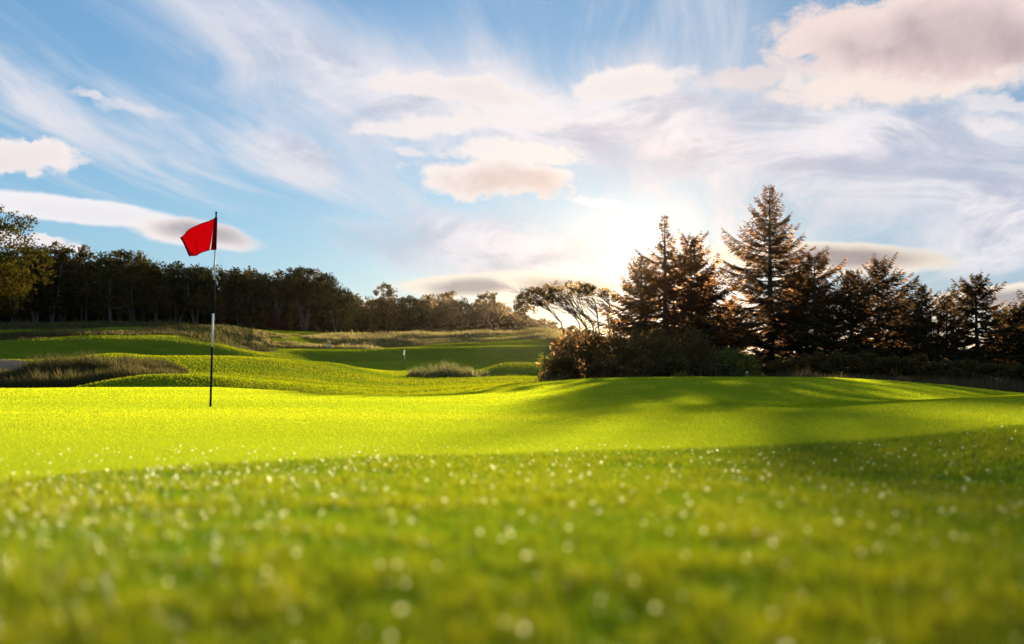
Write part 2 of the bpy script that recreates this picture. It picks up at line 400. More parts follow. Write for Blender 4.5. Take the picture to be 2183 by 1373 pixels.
def pchip(x, y, xi):
    """monotone cubic; x (n,), y (n, m), xi (k,) -> (k, m)"""
    x = np.asarray(x, float); y = np.asarray(y, float); h = np.diff(x)[:, None]; dl = np.diff(y, axis=0) / h
    d = np.zeros_like(y)
    w1 = 2 * h[1:] + h[:-1]; w2 = h[1:] + 2 * h[:-1]
    with np.errstate(all='ignore'):
        dd = (w1 + w2) / (w1 / dl[:-1] + w2 / dl[1:])
    ok = (dl[:-1] * dl[1:]) > 0
    d[1:-1] = np.where(ok, dd, 0); d[0] = dl[0]; d[-1] = dl[-1]
    i = np.clip(np.searchsorted(x, xi) - 1, 0, len(x) - 2); hh = h[i]; t = ((xi - x[i])[:, None]) / hh
    t = np.clip(t, 0, 1)
    return ((1 + 2 * t) * (1 - t) ** 2) * y[i] + t * (1 - t) ** 2 * hh * d[i] + t * t * (3 - 2 * t) * y[i + 1] + t * t * (t - 1) * hh * d[i + 1]

def vnoise(x, y, seed=0):
    def hsh(i, j):
        n = (i * 374761393 + j * 668265263 + seed * 974634777) & 0x7fffffff
        n = ((n ^ (n >> 13)) * 1274126177) & 0x7fffffff
        return ((n ^ (n >> 16)) & 0xffff) / 65535.0 - .5
    xi = np.floor(x).astype(np.int64); yi = np.floor(y).astype(np.int64); u = x - xi; v = y - yi
    u = u * u * (3 - 2 * u); v = v * v * (3 - 2 * v)
    return (hsh(xi, yi) * (1 - u) + hsh(xi + 1, yi) * u) * (1 - v) + (hsh(xi, yi + 1) * (1 - u) + hsh(xi + 1, yi + 1) * u) * v

# ------------------------------------------------------------------ terrain
KX = [-300, 0, 60, 120, 250, 350, 450, 560, 700, 860, 1000, 1090, 1170, 1300, 1500, 1700, 1900, 2050, 2183, 2500]
ROWS = {   # range in metres -> image height of the ground at each column above
 5.0:  [933] * 12 + [932, 930, 928, 923, 913, 903, 893, 876],
 7.0:  [899] * 10 + [898, 898, 897, 895, 890, 882, 869, 859, 851, 835],
 9.5:  [878] * 9 + [877, 876, 875, 874, 873, 872, 867, 857, 849, 842, 828],
 11.3: [868] * 9 + [866, 864, 862, 861, 861, 862, 861, 855, 849, 843, 832],
 14.0: [852] * 8 + [853, 853, 852, 849, 846, 846, 849, 852, 856, 856, 853, 842],
 18.0: [834, 834, 834, 835, 835, 836, 837, 839, 842, 843, 841, 838, 834, 828, 828, 833, 843, 850, 852, 850],
 24.0: [830, 828, 828, 827, 826, 826, 826, 831, 840, 849, 836, 826, 819, 812, 809, 811, 822, 834, 845, 852],
 29.0: [834, 833, 833, 832, 830, 828, 829, 836, 845, 848, 836, 822, 815, 806, 803, 803, 811, 824, 838, 852],
 32.5: [838, 837, 837, 832, 806, 796, 799, 811, 826, 842, 833, 821, 817, 811, 811, 811, 819, 833, 848, 860],
 36.0: [838, 837, 836, 833, 816, 808, 806, 814, 825, 836, 828, 822, 821, 819, 819, 819, 826, 840, 855, 866],
 40.0: [834, 830, 826, 818, 808, 803, 801, 808, 819, 829, 822, 819, 820, 822, 822, 822, 828, 838, 848, 858],
 46.0: [826, 815, 800, 787, 782, 787, 789, 798, 811, 822, 816, 815, 816, 820, 820, 820, 824, 832, 838, 846],
 52.0: [806, 799, 793, 785, 777, 772, 771, 778, 798, 814, 811, 810, 811, 815, 815, 815, 818, 822, 826, 834],
 57.0: [792, 783, 779, 773, 762, 763, 763, 766, 782, 808, 808, 806, 808, 811, 811, 811, 813, 815, 818, 826],
 63.0: [774, 769, 770, 768, 755, 765, 768, 769, 774, 803, 807, 804, 806, 808, 808, 808, 809, 811, 813, 820],
 72.0: [776, 774, 773, 772, 769, 773, 776, 778, 781, 800, 792, 771, 774, 800, 802, 802, 803, 804, 806, 812],
 80.0: [772, 770, 770, 769, 768, 771, 776, 779, 781, 798, 796, 790, 788, 796, 798, 798, 799, 800, 801, 806],
 92.0: [764, 762, 762, 762, 762, 766, 771, 775, 778, 791, 791, 789, 788, 792, 793, 793, 794, 795, 796, 800],
 101.0:[730, 727, 725, 724, 722, 724, 734, 755, 770, 774, 775, 775, 775, 787, 789, 789, 790, 791, 792, 795],
 111.0:[722, 718, 716, 715, 714, 714, 720, 748, 746, 742, 740, 738, 738, 783, 786, 786, 787, 788, 789, 792],
 114.5:[721, 717, 715, 714, 713, 711, 714, 742, 747, 743, 740, 738, 737, 782, 785, 785, 786, 787, 788, 790],
 120.0:[719, 716, 714, 712, 711, 706, 704, 730, 741, 740, 731, 727, 724, 780, 784, 784, 785, 786, 786, 789],
 124.0:[716, 714, 712, 710, 710, 702, 698, 718, 738, 738, 732, 727, 724, 778, 783, 783, 784, 785, 785, 788],
 131.0:[708, 706, 704, 702, 701, 697, 694, 708, 727, 729, 722, 718, 716, 772, 780, 780, 781, 782, 782, 785],
 142.0:[700, 695, 694, 692, 692, 691, 696, 708, 719, 714, 711, 710, 707, 764, 778, 778, 779, 780, 780, 782],
 152.0:[698, 693, 692, 690, 690, 691, 694, 704, 711, 714, 713, 713, 711, 760, 776, 776, 777, 778, 778, 780],
 175.0:[700, 697, 696, 695, 695, 697, 700, 706, 712, 716, 716, 716, 716, 757, 772, 773, 774, 774, 774, 776],
 300.0:[725, 722, 722, 722, 722, 724, 726, 730, 733, 735, 736, 737, 740, 757, 766, 766, 766, 766, 766, 768],
 900.0:[748] * 13 + [756] + [758] * 6,
 5000.0:[754.2] * 20,
}
TH = np.concatenate([np.radians(np.arange(-180, -36, 3.0)), np.radians(np.arange(-36, 36.01, 0.24)), np.radians(np.arange(39, 181, 3.0))])
RR = np.concatenate([np.geomspace(0.12, 18, 110), np.geomspace(18.3, 180, 320), np.geomspace(188, 5000, 36)])
def build_terrain():
    px = CX + F * np.tan(np.clip(TH, -R(33), R(33))); px = np.clip(px, KX[0], KX[-1])
    rs = sorted(ROWS); Z = [np.full(len(TH), CAMZ - .180), np.full(len(TH), CAMZ - .182), np.full(len(TH), CAMZ - .225), np.full(len(TH), CAMZ - .30)]
    rr = [0.1, 0.8, 1.5, 2.6]
    for r in rs:
        y = pchip(KX, np.asarray(ROWS[r], float)[:, None], px)[:, 0]
        X, Yd, Zd = ray(px, y)
        rr.append(r); Z.append(CAMZ + r * Zd / np.hypot(X, Yd))
    Z = np.array(Z)
    # away from the view both sides settle to one mean profile
    w = np.clip((np.abs(TH) - R(40)) / R(70), 0, 1); w = w * w * (3 - 2 * w)
    mean = Z[:, (np.abs(TH) < R(30))].mean(axis=1, keepdims=True)
    Z = Z * (1 - w) + mean * w
    G = pchip(np.log(rr), Z, np.log(RR))            # (nr, nth)
    X = RR[:, None] * np.sin(TH)[None]; Y = RR[:, None] * np.cos(TH)[None]
    far = np.clip((RR[:, None] - 24) / 25, 0, 1)
    near = np.clip((RR[:, None] - 1.2) / 8, 0, 1)
    G = G + far * (vnoise(X / 8, Y / 6, 3) * .26 + vnoise(X / 3.4, Y / 1.9, 5) * .045) * np.clip(1.6 - RR[:, None] / 400, 0, 1)
    G = G + near * (vnoise(X / 3.1, Y / 3.1, 9) * .018 + vnoise(X / 1.1, Y / 1.1, 11) * .006)
    return G, X, Y
G, GX, GY = build_terrain()
def H(x, y):
    x = np.asarray(x, float); y = np.asarray(y, float)
    r = np.clip(np.hypot(x, y), RR[0], RR[-1]); t = np.arctan2(x, y)
    i = np.clip(np.searchsorted(RR, r) - 1, 0, len(RR) - 2); j = np.clip(np.searchsorted(TH, t) - 1, 0, len(TH) - 2)
    a = (r - RR[i]) / (RR[i + 1] - RR[i]); b = (t - TH[j]) / (TH[j + 1] - TH[j])
    return (G[i, j] * (1 - b) + G[i, j + 1] * b) * (1 - a) + (G[i + 1, j] * (1 - b) + G[i + 1, j + 1] * b) * a
def Hf(x, y): return float(H(x, y))

def band(v, a, b, s):
    f = lambda q: np.clip(q, 0, 1) ** 2 * (3 - 2 * np.clip(q, 0, 1))
    return f((v - a) / s + .5) * f((b - v) / s + .5)
def zones(x, y):
    r = np.hypot(x, y); px = np.where(y > 0.01, CX + F * x / np.maximum(y, .01), np.sign(x) * 9000)
    wob = vnoise(x / 5, y / 5, 21) * 3 * np.clip(r / 60, 0, 1.5); pw = px + vnoise(x / 4, y / 4, 22) * 60
    q = r + wob
    ro = np.maximum.reduce([
        band(pw, -9000, 395, 60) * band(q, 37.5, 50, 2),
        np.maximum(band(pw, -9000, 350, 80) * band(q, 101, 126, 3), np.maximum(band(pw, 300, 590, 60) * band(q, 104, 137, 4), band(pw, -9000, 520, 60) * band(q, 134, 186, 4))) * np.clip(.75 + 1.6 * vnoise(x / 6, y / 6, 23), .15, 1),
        band(pw, 640, 1400, 90) * band(q, 124, 150, 4) * np.clip(.8 + 1.2 * vnoise(x / 6, y / 6, 24), .2, 1),
        band(pw, 560, 800, 60) * band(q, 117, 123, 2),
        band(((pw - 955) / 95) ** 2 + ((q - 65) / 4) ** 2, -9, 1, .6),
        band(pw, 1175, 9000, 40) * band(q, 42, 400, 3),
        band(pw, 1680, 9000, 60) * band(q, 33, 400, 2),
    ])
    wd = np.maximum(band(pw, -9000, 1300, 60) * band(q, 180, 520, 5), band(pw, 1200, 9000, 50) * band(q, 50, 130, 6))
    return ro, wd
def collar(x, y):
    px = np.where(y > 0.01, CX + F * x / np.maximum(y, .01), np.sign(x) * 9000)
    return np.interp(px, [-600, 0, 1000, 1400, 2183, 2800], [2.3, 2.62, 3.5, 3.8, 4.6, 5.0]) + vnoise(x / .5, y / .5, 51) * .10 - np.hypot(x, y)
def fairway(x, y):
    r = np.hypot(x, y); px = np.where(y > 0.01, CX + F * x / np.maximum(y, .01), np.sign(x) * 9000)
    edge = np.interp(px, [0, 450, 600, 800, 1000, 1170, 1300, 1700, 2183], [26, 26, 22, 18.5, 20, 27, 31, 31, 27])
    f = np.clip((r - edge) / 2.0 + .5, 0, 1)
    far = band(((px - 860) / 230) ** 2 + ((r - 90) / 12) ** 2, -9, 1, .3)
    return np.maximum(f * (1 - far), np.clip(collar(x, y) / .15 + .5, 0, 1))
def make_ground():
    nr, nt = G.shape
    v = np.stack([GX, GY, G], -1).reshape(-1, 3)
    idx = np.arange(nr * nt).reshape(nr, nt)
    f = np.stack([idx[:-1, :-1], idx[:-1, 1:], idx[1:, 1:], idx[1:, :-1]], -1).reshape(-1, 4)[:, ::-1]
    seam = np.stack([idx[:-1, -1], idx[:-1, 0], idx[1:, 0], idx[1:, -1]], -1)[:, ::-1]
    c = len(v); v = np.vstack([v, [[0, 0, CAMZ - .18]]])
    fan = np.array([[c, idx[0, j], idx[0, (j + 1) % nt]] for j in range(nt)])[:, ::-1]
    o = mesh_obj('ground', v, np.vstack([f, seam]), M['turf'], smooth=True)
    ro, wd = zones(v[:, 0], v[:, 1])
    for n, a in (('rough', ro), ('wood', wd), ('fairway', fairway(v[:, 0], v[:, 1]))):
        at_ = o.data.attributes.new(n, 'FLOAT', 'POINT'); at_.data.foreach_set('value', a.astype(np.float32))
    tag(o, 'rolling golf course ground with a smooth green and rough banks', 'ground', kind='structure')
    return o
make_ground()

def patch(name, mat, p0, p1, r0, r1, inside, dz, n=60):
    """a sheet lying on the ground between image columns and ranges where inside(u, v) holds"""
    ps = np.linspace(p0, p1, n); rs = np.linspace(r0, r1, n); v = []; f = []; ids = {}
    def vid(i, j):
        if (i, j) not in ids:
            x, y = at(ps[i], rs[j]); ids[i, j] = len(v); v.append((x, y, Hf(x, y) + dz))
        return ids[i, j]
    for i in range(n - 1):
        for j in range(n - 1):
            if inside((i + .5) / (n - 1), (j + .5) / (n - 1)): f.append((vid(i, j), vid(i + 1, j), vid(i + 1, j + 1), vid(i, j + 1)))
    return mesh_obj(name, v, f, mat, smooth=True)
sb = patch('sand_bunker', M['sand'], -260, 85, 49, 63.5, lambda u, v: ((u - .45) / .5) ** 2 + ((v - .55) / .45) ** 2 < 1, .03)
tag(sb, 'pale sand bunker face behind the bank of long grass', 'bunker', kind='structure')

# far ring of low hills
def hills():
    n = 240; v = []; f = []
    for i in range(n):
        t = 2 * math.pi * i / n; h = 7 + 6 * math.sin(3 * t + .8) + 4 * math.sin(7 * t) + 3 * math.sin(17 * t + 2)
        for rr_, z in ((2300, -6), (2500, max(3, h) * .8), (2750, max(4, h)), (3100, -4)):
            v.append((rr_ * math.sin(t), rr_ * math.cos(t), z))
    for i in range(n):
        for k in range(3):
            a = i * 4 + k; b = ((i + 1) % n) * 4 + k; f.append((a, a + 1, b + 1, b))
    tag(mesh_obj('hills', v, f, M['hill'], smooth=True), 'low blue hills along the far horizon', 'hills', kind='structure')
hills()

# ------------------------------------------------------------------ grass
def blades(name, x, y, h, w, mat, lean=.35, tint=None, z=None, wind=(-.10, -.02), two=False):
    n = len(x); z = (H(x, y) if z is None else z) - .004
    a = rng.uniform(0, 2 * np.pi, n); la = rng.uniform(0, 2 * np.pi, n); ll = rng.uniform(0, lean, n) * h
    bx, by = np.cos(a) * w / 2, np.sin(a) * w / 2
    tx, ty = x + np.cos(la) * ll + wind[0] * h, y + np.sin(la) * ll + wind[1] * h
    if tint is None: tint = np.clip(rng.normal(.45, .28, n), 0, 1)
    if two:
        mx, my = x + (tx - x) * .35, y + (ty - y) * .35
        v = np.stack([np.stack([x - bx, y - by, z], -1), np.stack([x + bx, y + by, z], -1),
                      np.stack([mx + bx * .8, my + by * .8, z + h * .6], -1), np.stack([mx - bx * .8, my - by * .8, z + h * .6], -1),
                      np.stack([tx, ty, z + h], -1)], 1).reshape(-1, 3)
        b0 = np.arange(n) * 5
        f = np.concatenate([np.stack([b0, b0 + 1, b0 + 2], -1), np.stack([b0, b0 + 2, b0 + 3], -1), np.stack([b0 + 3, b0 + 2, b0 + 4], -1)])
        return mesh_obj(name, v, f, mat, tint=np.repeat(tint, 5))
    v = np.stack([np.stack([x - bx, y - by, z], -1), np.stack([x + bx, y + by, z], -1), np.stack([tx, ty, z + h], -1)], 1).reshape(-1, 3)
    f = np.arange(n * 3).reshape(-1, 3)
    return mesh_obj(name, v, f, mat, tint=np.repeat(tint, 3))

def scatter(n, r0, r1, p, t0=-30.5, t1=30.5):
    """n points, density per area falling as r**-p"""
    u = rng.random(n); k = 2 - p
    r = (r0 ** k + u * (r1 ** k - r0 ** k)) ** (1 / k) if abs(k) > 1e-3 else r0 * (r1 / r0) ** u
    t = np.radians(rng.uniform(t0, t1, n)); return r * np.sin(t), r * np.cos(t), r

# close turf
x, y, r = scatter(250000, .34, 5.0, 1.35, -34, 34)
k = collar(x, y) > rng.normal(0, .06, len(r)); x, y, r = x[k], y[k], r[k]
patchy = 1.1 * vnoise(x / .028, y / .028, 30) + .7 * vnoise(x / .08, y / .08, 31) + .5 * vnoise(x / .3, y / .3, 32)
h = rng.uniform(.010, .022, len(x)) * (1 + .5 * patchy)
t = np.clip(rng.normal(.42, .2, len(x)) + patchy * .75, 0, 1)
tag(blades('turf_grass', x, y, h, rng.uniform(.0012, .0024, len(x)) * np.clip(r, .8, 2), M['wet_blade'], .8, t),
    'dewy close-mown turf blades in front of the green', 'grass', kind='stuff')
# beads of dew on the blades
def dew():
    t = (1 + 5 ** .5) / 2
    iv = np.array([(-1, t, 0), (1, t, 0), (-1, -t, 0), (1, -t, 0), (0, -1, t), (0, 1, t), (0, -1, -t), (0, 1, -t), (t, 0, -1), (t, 0, 1), (-t, 0, -1), (-t, 0, 1)]) / math.hypot(1, t)
    fi = np.array([(0, 11, 5), (0, 5, 1), (0, 1, 7), (0, 7, 10), (0, 10, 11), (1, 5, 9), (5, 11, 4), (11, 10, 2), (10, 7, 6), (7, 1, 8), (3, 9, 4), (3, 4, 2), (3, 2, 6), (3, 6, 8), (3, 8, 9), (4, 9, 5), (2, 4, 11), (6, 2, 10), (8, 6, 7), (9, 8, 1)])
    x, y, r = scatter(2600, .5, 4.0, 1.3, -30, 30); n = len(x)
    rad = (.0005 + .0021 * rng.random(n) ** 6) * np.clip(r, .8, 2.6) ** .6
    c = np.stack([x, y, H(x, y) + rng.uniform(.011, .018, n)], -1)
    v = (c[:, None] + iv[None] * rad[:, None, None]).reshape(-1, 3)
    f = (fi[None] + (np.arange(n) * 12)[:, None, None]).reshape(-1, 3)
    tag(mesh_obj('dew_drops', v, f, M['dew'], smooth=True), 'tiny dew drops sparkling on the close turf', 'dew', kind='stuff')
dew()
# the green and its surrounds
x, y, r = scatter(560000, 1.8, 34, 1.75)
ro, wd = zones(x, y); k = (ro < .5) & (collar(x, y) < rng.normal(0, .06, len(r))); x, y, r = x[k], y[k], r[k]
t = np.clip(rng.normal(.5, .16, len(x)) + vnoise(x / 2.4, y / .8, 33) * .6, 0, 1)
tag(blades('green_grass', x, y, rng.uniform(.7, 1.15, len(x)) * np.clip(.0055 + .0006 * r, 0, .016), .00060 * r, M['blade'], .9, t),
    'fine short grass of the sunlit putting green', 'grass', kind='stuff')
# fairways beyond
x, y, r = scatter(340000, 30, 182, 1.55)
ro, wd = zones(x, y); k = (ro < .5) & (wd < .5); x, y, r = x[k], y[k], r[k]
t = np.clip(rng.normal(.42, .2, len(x)) + vnoise(x / 9, y / 3, 34) * .9 + .35 * (1 - fairway(x, y)), 0, 1)
tag(blades('fairway_grass', x, y, rng.uniform(.03, .06, len(x)), .0010 * r, M['fairway_blade'], .8, t),
    'mown grass on the fairways beyond the green', 'grass', kind='stuff')
# long rough grass
def rough_grass(name, label, p0, p1, r0, r1, n, h0, h1, mat='straw', thr=.35, wk=.0009, wind=(-.25, -.05), shape=None):
    px = rng.uniform(p0, p1, n); rr_ = rng.uniform(r0, r1, n); tt = theta(px); x, y = rr_ * np.sin(tt), rr_ * np.cos(tt)
    ro, wd = zones(x, y); k = (ro > thr); x, y, rr_ = x[k], y[k], rr_[k]
    cl = vnoise(x / 1.3, y / 1.3, 41) + .6 * vnoise(x / .5, y / .5, 42)
    h = rng.uniform(h0, h1, len(x)) * (1 + 1.1 * cl) * (.75 + 1.3 * np.clip(vnoise(x / 4.5, y / 4.5, 43) + .3, 0, 1)) * np.clip(ro[k] * 1.2, .3, 1)
    tn = np.clip(rng.normal(.45, .28, len(x)) + cl * .6, 0, 1)
    if shape is not None: h = h * shape(CX + F * x / y, rr_) ** .6
    tag(blades(name, x, y, h, wk * rr_, M[mat], .6, tn, wind=wind), label, 'grass', kind='stuff')
rough_grass('bank_grass', 'long seeding grass leaning on the bank beside the bunker', -320, 450, 37, 51, 80000, .12, .60, shape=lambda p, r: np.clip((455 - p) / 190, .04, 1))
rough_grass('ridge_grass', 'pale dry grass along the ridge in front of the wood', -320, 640, 100, 178, 80000, .12, .42)
rough_grass('lit_dry_grass', 'thin strip of dry grass painted golden as if sunlit along the ridge below the wood', 60, 340, 112, 120, 9000, .15, .45, 'golden', -1, shape=lambda p, r: np.clip(1.2 - ((p - 200) / 130) ** 2 - ((r - 116) / 3.5) ** 2, .05, 1))
rough_grass('crest_grass', 'dry grass painted golden as if sunlit fringing the crest behind the far green', 540, 1260, 115, 152, 50000, .12, .45, 'golden')
rough_grass('fringe_grass', 'tall brown grass at the foot of the spruces', 1600, 2520, 31, 52, 60000, .10, .32, 'brown_grass')
rough_grass('shrub_grass', 'brown grass at the foot of the shrub thicket', 1170, 1760, 41, 56, 20000, .15, .4, 'brown_grass')
rough_grass('weed_stems', 'tangle of pale weeds in front of the far green', 845, 1050, 61, 69, 6500, .08, .80, 'weed', .0, wk=.0010, shape=lambda p, r: np.clip(1 - ((p - 955) / 100) ** 2 - ((r - 65) / 4) ** 2, 0.02, 1))

# ------------------------------------------------------------------ trees
def leaf_quads(cent, rad, n, size, rs, flat=.8, droop=0.0):
    """n leaf rhombs round every centre; returns verts (k*4, 3), tint"""
    m = len(cent); c = np.repeat(cent, n, 0); rad = np.repeat(np.broadcast_to(rad, m), n)
    d = rs.normal(size=(m * n, 3)); d /= np.linalg.norm(d, axis=1, keepdims=True)
    p = c + d * (rad * rs.random(m * n) ** .45)[:, None] * np.array([1, 1, flat])
    a = rs.normal(size=(m * n, 3)); a /= np.linalg.norm(a, axis=1, keepdims=True)
    b = np.cross(a, rs.normal(size=(m * n, 3))); b /= np.linalg.norm(b, axis=1, keepdims=True) + 1e-9
    s = size * rs.uniform(.6, 1.3, m * n)[:, None]
    v = np.stack([p - a * s * .6, p + b * s * .35, p + a * s * .6, p - b * s * .35], 1).reshape(-1, 3)
    tint = np.repeat(np.clip(rs.normal(.4, .22, m * n) + np.repeat(rs.normal(0, .22, m), n), 0, 1), 4)
    return v, tint
def crown_obj(name, v, tint, mat, parent):
    return mesh_obj(name, v, np.arange(len(v)).reshape(-1, 4), mat, parent, tint=tint)

def curve_pts(p0, p1, sag, k=5, jit=0.0, rs=None):
    p0, p1 = Vector(p0), Vector(p1); out = []
    for i in range(k):
        t = i / (k - 1); p = p0.lerp(p1, t) + Vector(sag) * (4 * t * (1 - t))
        if jit and 0 < i < k - 1: p += Vector(rs.normal(0, jit, 3))
        out.append(p)
    return out

def broadleaf(name, loc, h, rx, ry, seed, label, cat='tree', group=None, leaf='leaf_dark', bark='bark_pale', bole=.3, clumps=42, nleaf=60,
              size=.3, stems=3, lean=(0, 0), top=1.0, crown_low=None, clump_r=.95, flatness=.75, extra=None):
    rs = np.random.default_rng(seed); root = empty(name, loc); T = Tubes()
    zb = h * bole if crown_low is None else crown_low
    cz, rz = (zb + h) / 2, (h - zb) / 2
    d = rs.normal(size=(clumps, 3)); d /= np.linalg.norm(d, axis=1, keepdims=True)
    rad = rs.random(clumps) ** .35
    c = d * rad[:, None]
    c[:, 2] = np.where(c[:, 2] > 0, c[:, 2], c[:, 2] * .9)
    k = c * np.array([rx, ry, rz]); k[:, 2] += cz
    k[:, 0] += lean[0] * (k[:, 2] / h); k[:, 1] += lean[1] * (k[:, 2] / h)
    k[:, 2] -= clump_r * .5
    if extra is not None: k = np.vstack([k, np.asarray(extra, float)])
    base_r = .020 * h + .03
    tips = []
    for s in range(stems):
        a = rs.uniform(0, 2 * np.pi); sp = rx * rs.uniform(.15, .55)
        e = Vector((math.cos(a) * sp + lean[0] * .6, math.sin(a) * sp * ry / rx + lean[1] * .6, h * rs.uniform(.58, .8)))
        b = Vector((rs.normal(0, .12), rs.normal(0, .12), -.35))
        pts = curve_pts(b, e, (rs.normal(0, .3), rs.normal(0, .3), 0), 7, .09, rs)
        rr_ = [base_r * (1 - .75 * i / 6) / (stems ** .35) for i in range(7)]
        T.add(pts, rr_, 6); tips.append((pts, rr_))
    order = rs.permutation(len(k))[:min(len(k), 26)]
    for i in order:
        tgt = Vector(k[i])
        best = min(((p, q) for pts, rad_ in tips for p, q in zip(pts[2:], rad_[2:]) if p.z < tgt.z + .3), key=lambda pq: (pq[0] - tgt).length, default=None)
        if best is None: continue
        T.add(curve_pts(best[0], tgt, (0, 0, -.12 * (tgt - best[0]).length), 4, .06, rs), [best[1] * .6, best[1] * .45, best[1] * .3, .012], 4)
    T.build('trunk', M[bark], root)
    v, tint = leaf_quads(k, clump_r * rs.uniform(.6, 1.25, len(k)), nleaf, size, rs, flatness)
    crown_obj('crown', v, tint, M[leaf], root)
    return tag(root, label, cat, group)

# the wood on the ridge: skyline of the photograph
SKX = [-200, 0, 60, 100, 140, 200, 270, 310, 340, 360, 400, 450, 480, 560, 600, 650, 690, 715, 730, 770, 800, 850, 900, 1000, 1080, 1120, 1180, 1260]
SKY = [510, 522, 516, 514, 510, 520, 522, 530, 545, 552, 548, 556, 562, 563, 572, 566, 578, 602, 612, 616, 622, 628, 624, 630, 642, 662, 684, 700]
def skyline(px): return float(np.interp(px, SKX, SKY))
WG = 'trees of the wood on the ridge'
def wood():
    rs = np.random.default_rng(11)
    front = list(np.arange(-150, 700, 46)); i = 0
    for row, (rbase, dy) in enumerate(((188, 6), (198, 0), (210, 4))):
        px = -150 + row * 17
        while px < 1235:
            p = px + rs.uniform(-9, 9); r_ = rbase + rs.uniform(-3.5, 3.5) + (62 if p > 735 else 0)
            step = rs.uniform(36, 54) if p < 720 else rs.uniform(30, 44)
            px += step
            x, y = at(p, r_); zg = Hf(x, y)
            if 590 < p < 712 and row == 0: continue
            top = zof(p, skyline(p) + dy + rs.uniform(-5, 9), r_); h = max(3.5, top - zg)
            rx = step * r_ / F * rs.uniform(.95, 1.25); i += 1
            hill = p > 740
            leaf = 'leaf_olive' if rs.random() < (.30 if not hill else .75) else 'leaf_dark'
            rank = ('at the front edge', 'in the middle rank', 'in the hindmost rank')[row]; nst = int(rs.integers(1, 4)); sw = ('single', 'forked', 'three-stemmed')[nst - 1]
            hr = ('at the foot', 'half way back', 'at the rear')[row]
            look = {('leaf_dark', False): f'dark broadleaf tree with pale {sw} trunk {rank} of the ridge wood',
                    ('leaf_olive', False): f'olive-leaved broadleaf tree with pale {sw} trunk {rank} of the ridge wood',
                    ('leaf_olive', True): f'bushy olive-green tree {hr} of the low wooded slope behind the far green',
                    ('leaf_dark', True): f'dark bushy tree {hr} of the low wooded slope behind the far green'}[leaf, hill]
            broadleaf('broadleaf_tree', (x, y, zg), h, rx, rx * .9, 100 + i, look, 'tree', WG if not hill else 'trees on the low wooded slope',
                      leaf, 'bark_pale', bole=(rs.uniform(.05, .26), .10, .02)[row] if not hill else .05, clumps=(62, 60, 52)[row], nleaf=58, size=.42 if not hill else .5, clump_r=min(1.3, .13 * h), stems=nst, lean=(-.05 * h, 0))
wood()
# broad dome-crowned tree with forked pale stems
x, y = at(650, 186); zg = Hf(x, y)
broadleaf('broadleaf_tree', (x, y, zg), zof(650, 562, 186) - zg, 6.2, 5.4, 501, 'broad dome-crowned tree with several forked pale stems at the end of the high wood', 'tree', WG,
          'leaf_dark', 'bark_pale', bole=.45, clumps=120, nleaf=62, size=.36, stems=6, clump_r=1.15, flatness=.6)
# flat-topped sprig rising over the wood
x, y = at(128, 200); zg = Hf(x, y); hh = zof(128, 505, 200) - zg
broadleaf('broadleaf_tree', (x, y, zg), hh, 2.4, 2.2, 502, 'flat-topped tree standing just proud of the dark wood', 'tree', WG, 'leaf_olive', 'bark_pale', bole=.75, clumps=16, nleaf=50, size=.3, stems=2, clump_r=.7, flatness=.45)
# young tree with yellow light put into its leaf colour and russet shrubs at the foot of the wood
x, y = at(622, 181); zg = Hf(x, y)
broadleaf('sapling', (x, y, zg), zof(622, 645, 181) - zg, .9, .9, 503, 'slim sapling painted golden as if sunlit in front of the dark wood', 'tree', None, 'leaf_gold', 'bark', bole=.2, clumps=14, nleaf=50, size=.22, stems=1, clump_r=.5)
for i, (p, yy, w) in enumerate(((470, 655, 2.3), (540, 640, 2.6), (590, 660, 2.0))):
    x, y = at(p, 182 + i); zg = Hf(x, y)
    broadleaf('understorey_shrub', (x, y, zg), zof(p, yy, 182 + i) - zg, w, w * .8, 510 + i,
              ['dull russet shrub under the high wood beside the grassy mound', 'russet shrub in the undergrowth between the pale trunks', 'dark russet shrub beside the golden sapling'][i],
              'shrub', None, ['leaf_red', 'leaf_olive', 'leaf_red'][i], 'bark', bole=.05, clumps=24, nleaf=60, size=.26, stems=3, clump_r=.7)
# dense dark undergrowth that closes the wood below the crowns
def undergrowth():
    rs = np.random.default_rng(17)
    for i, p in enumerate(np.arange(-160, 1240, 50)):
        r_ = 204 + rs.uniform(-3, 3) + (60 if p > 735 else 0); x, y = at(p, r_); zg = Hf(x, y)
        broadleaf('undergrowth_shrub', (x, y, zg), rs.uniform(6, 8.5) if p < 735 else rs.uniform(4, 5), 4.2, 2.6, 700 + i, 'dark undergrowth shrub filling the shade behind the trunks of the wood', 'shrub', 'undergrowth of the wood',
                  'leaf_dark', 'bark', bole=.0, clumps=44, nleaf=50, size=.5, stems=2, clump_r=1.2)
undergrowth()
def back_growth():
    rs = np.random.default_rng(19)
    for i, p in enumerate(np.arange(-150, 760, 60)):
        r_ = 217 + rs.uniform(-2, 2); x, y = at(p, r_); zg = Hf(x, y)
        broadleaf('thicket_tree', (x, y, zg), rs.uniform(8, 10.5), 4.6, 2.6, 760 + i, 'tall dark thicket tree closing the back of the ridge wood', 'tree', 'dark trees at the back of the wood', 'leaf_dark', 'bark', bole=.0, clumps=50, nleaf=42, size=.6, stems=2, clump_r=1.5)
back_growth()

# big golden tree at the edge of the view
x, y = at(-108, 112); zg = Hf(x, y); hh = zof(-108, 405, 112) - zg
broadleaf('autumn_tree', (x, y, zg), hh, 9.4, 8.0, 520, 'large broadleaf tree with olive-gold autumn leaves beside the dark wood', 'tree', None,
          'leaf_gold', 'bark', bole=.13, clumps=300, nleaf=90, size=.24, stems=4, clump_r=1.1, flatness=.8)

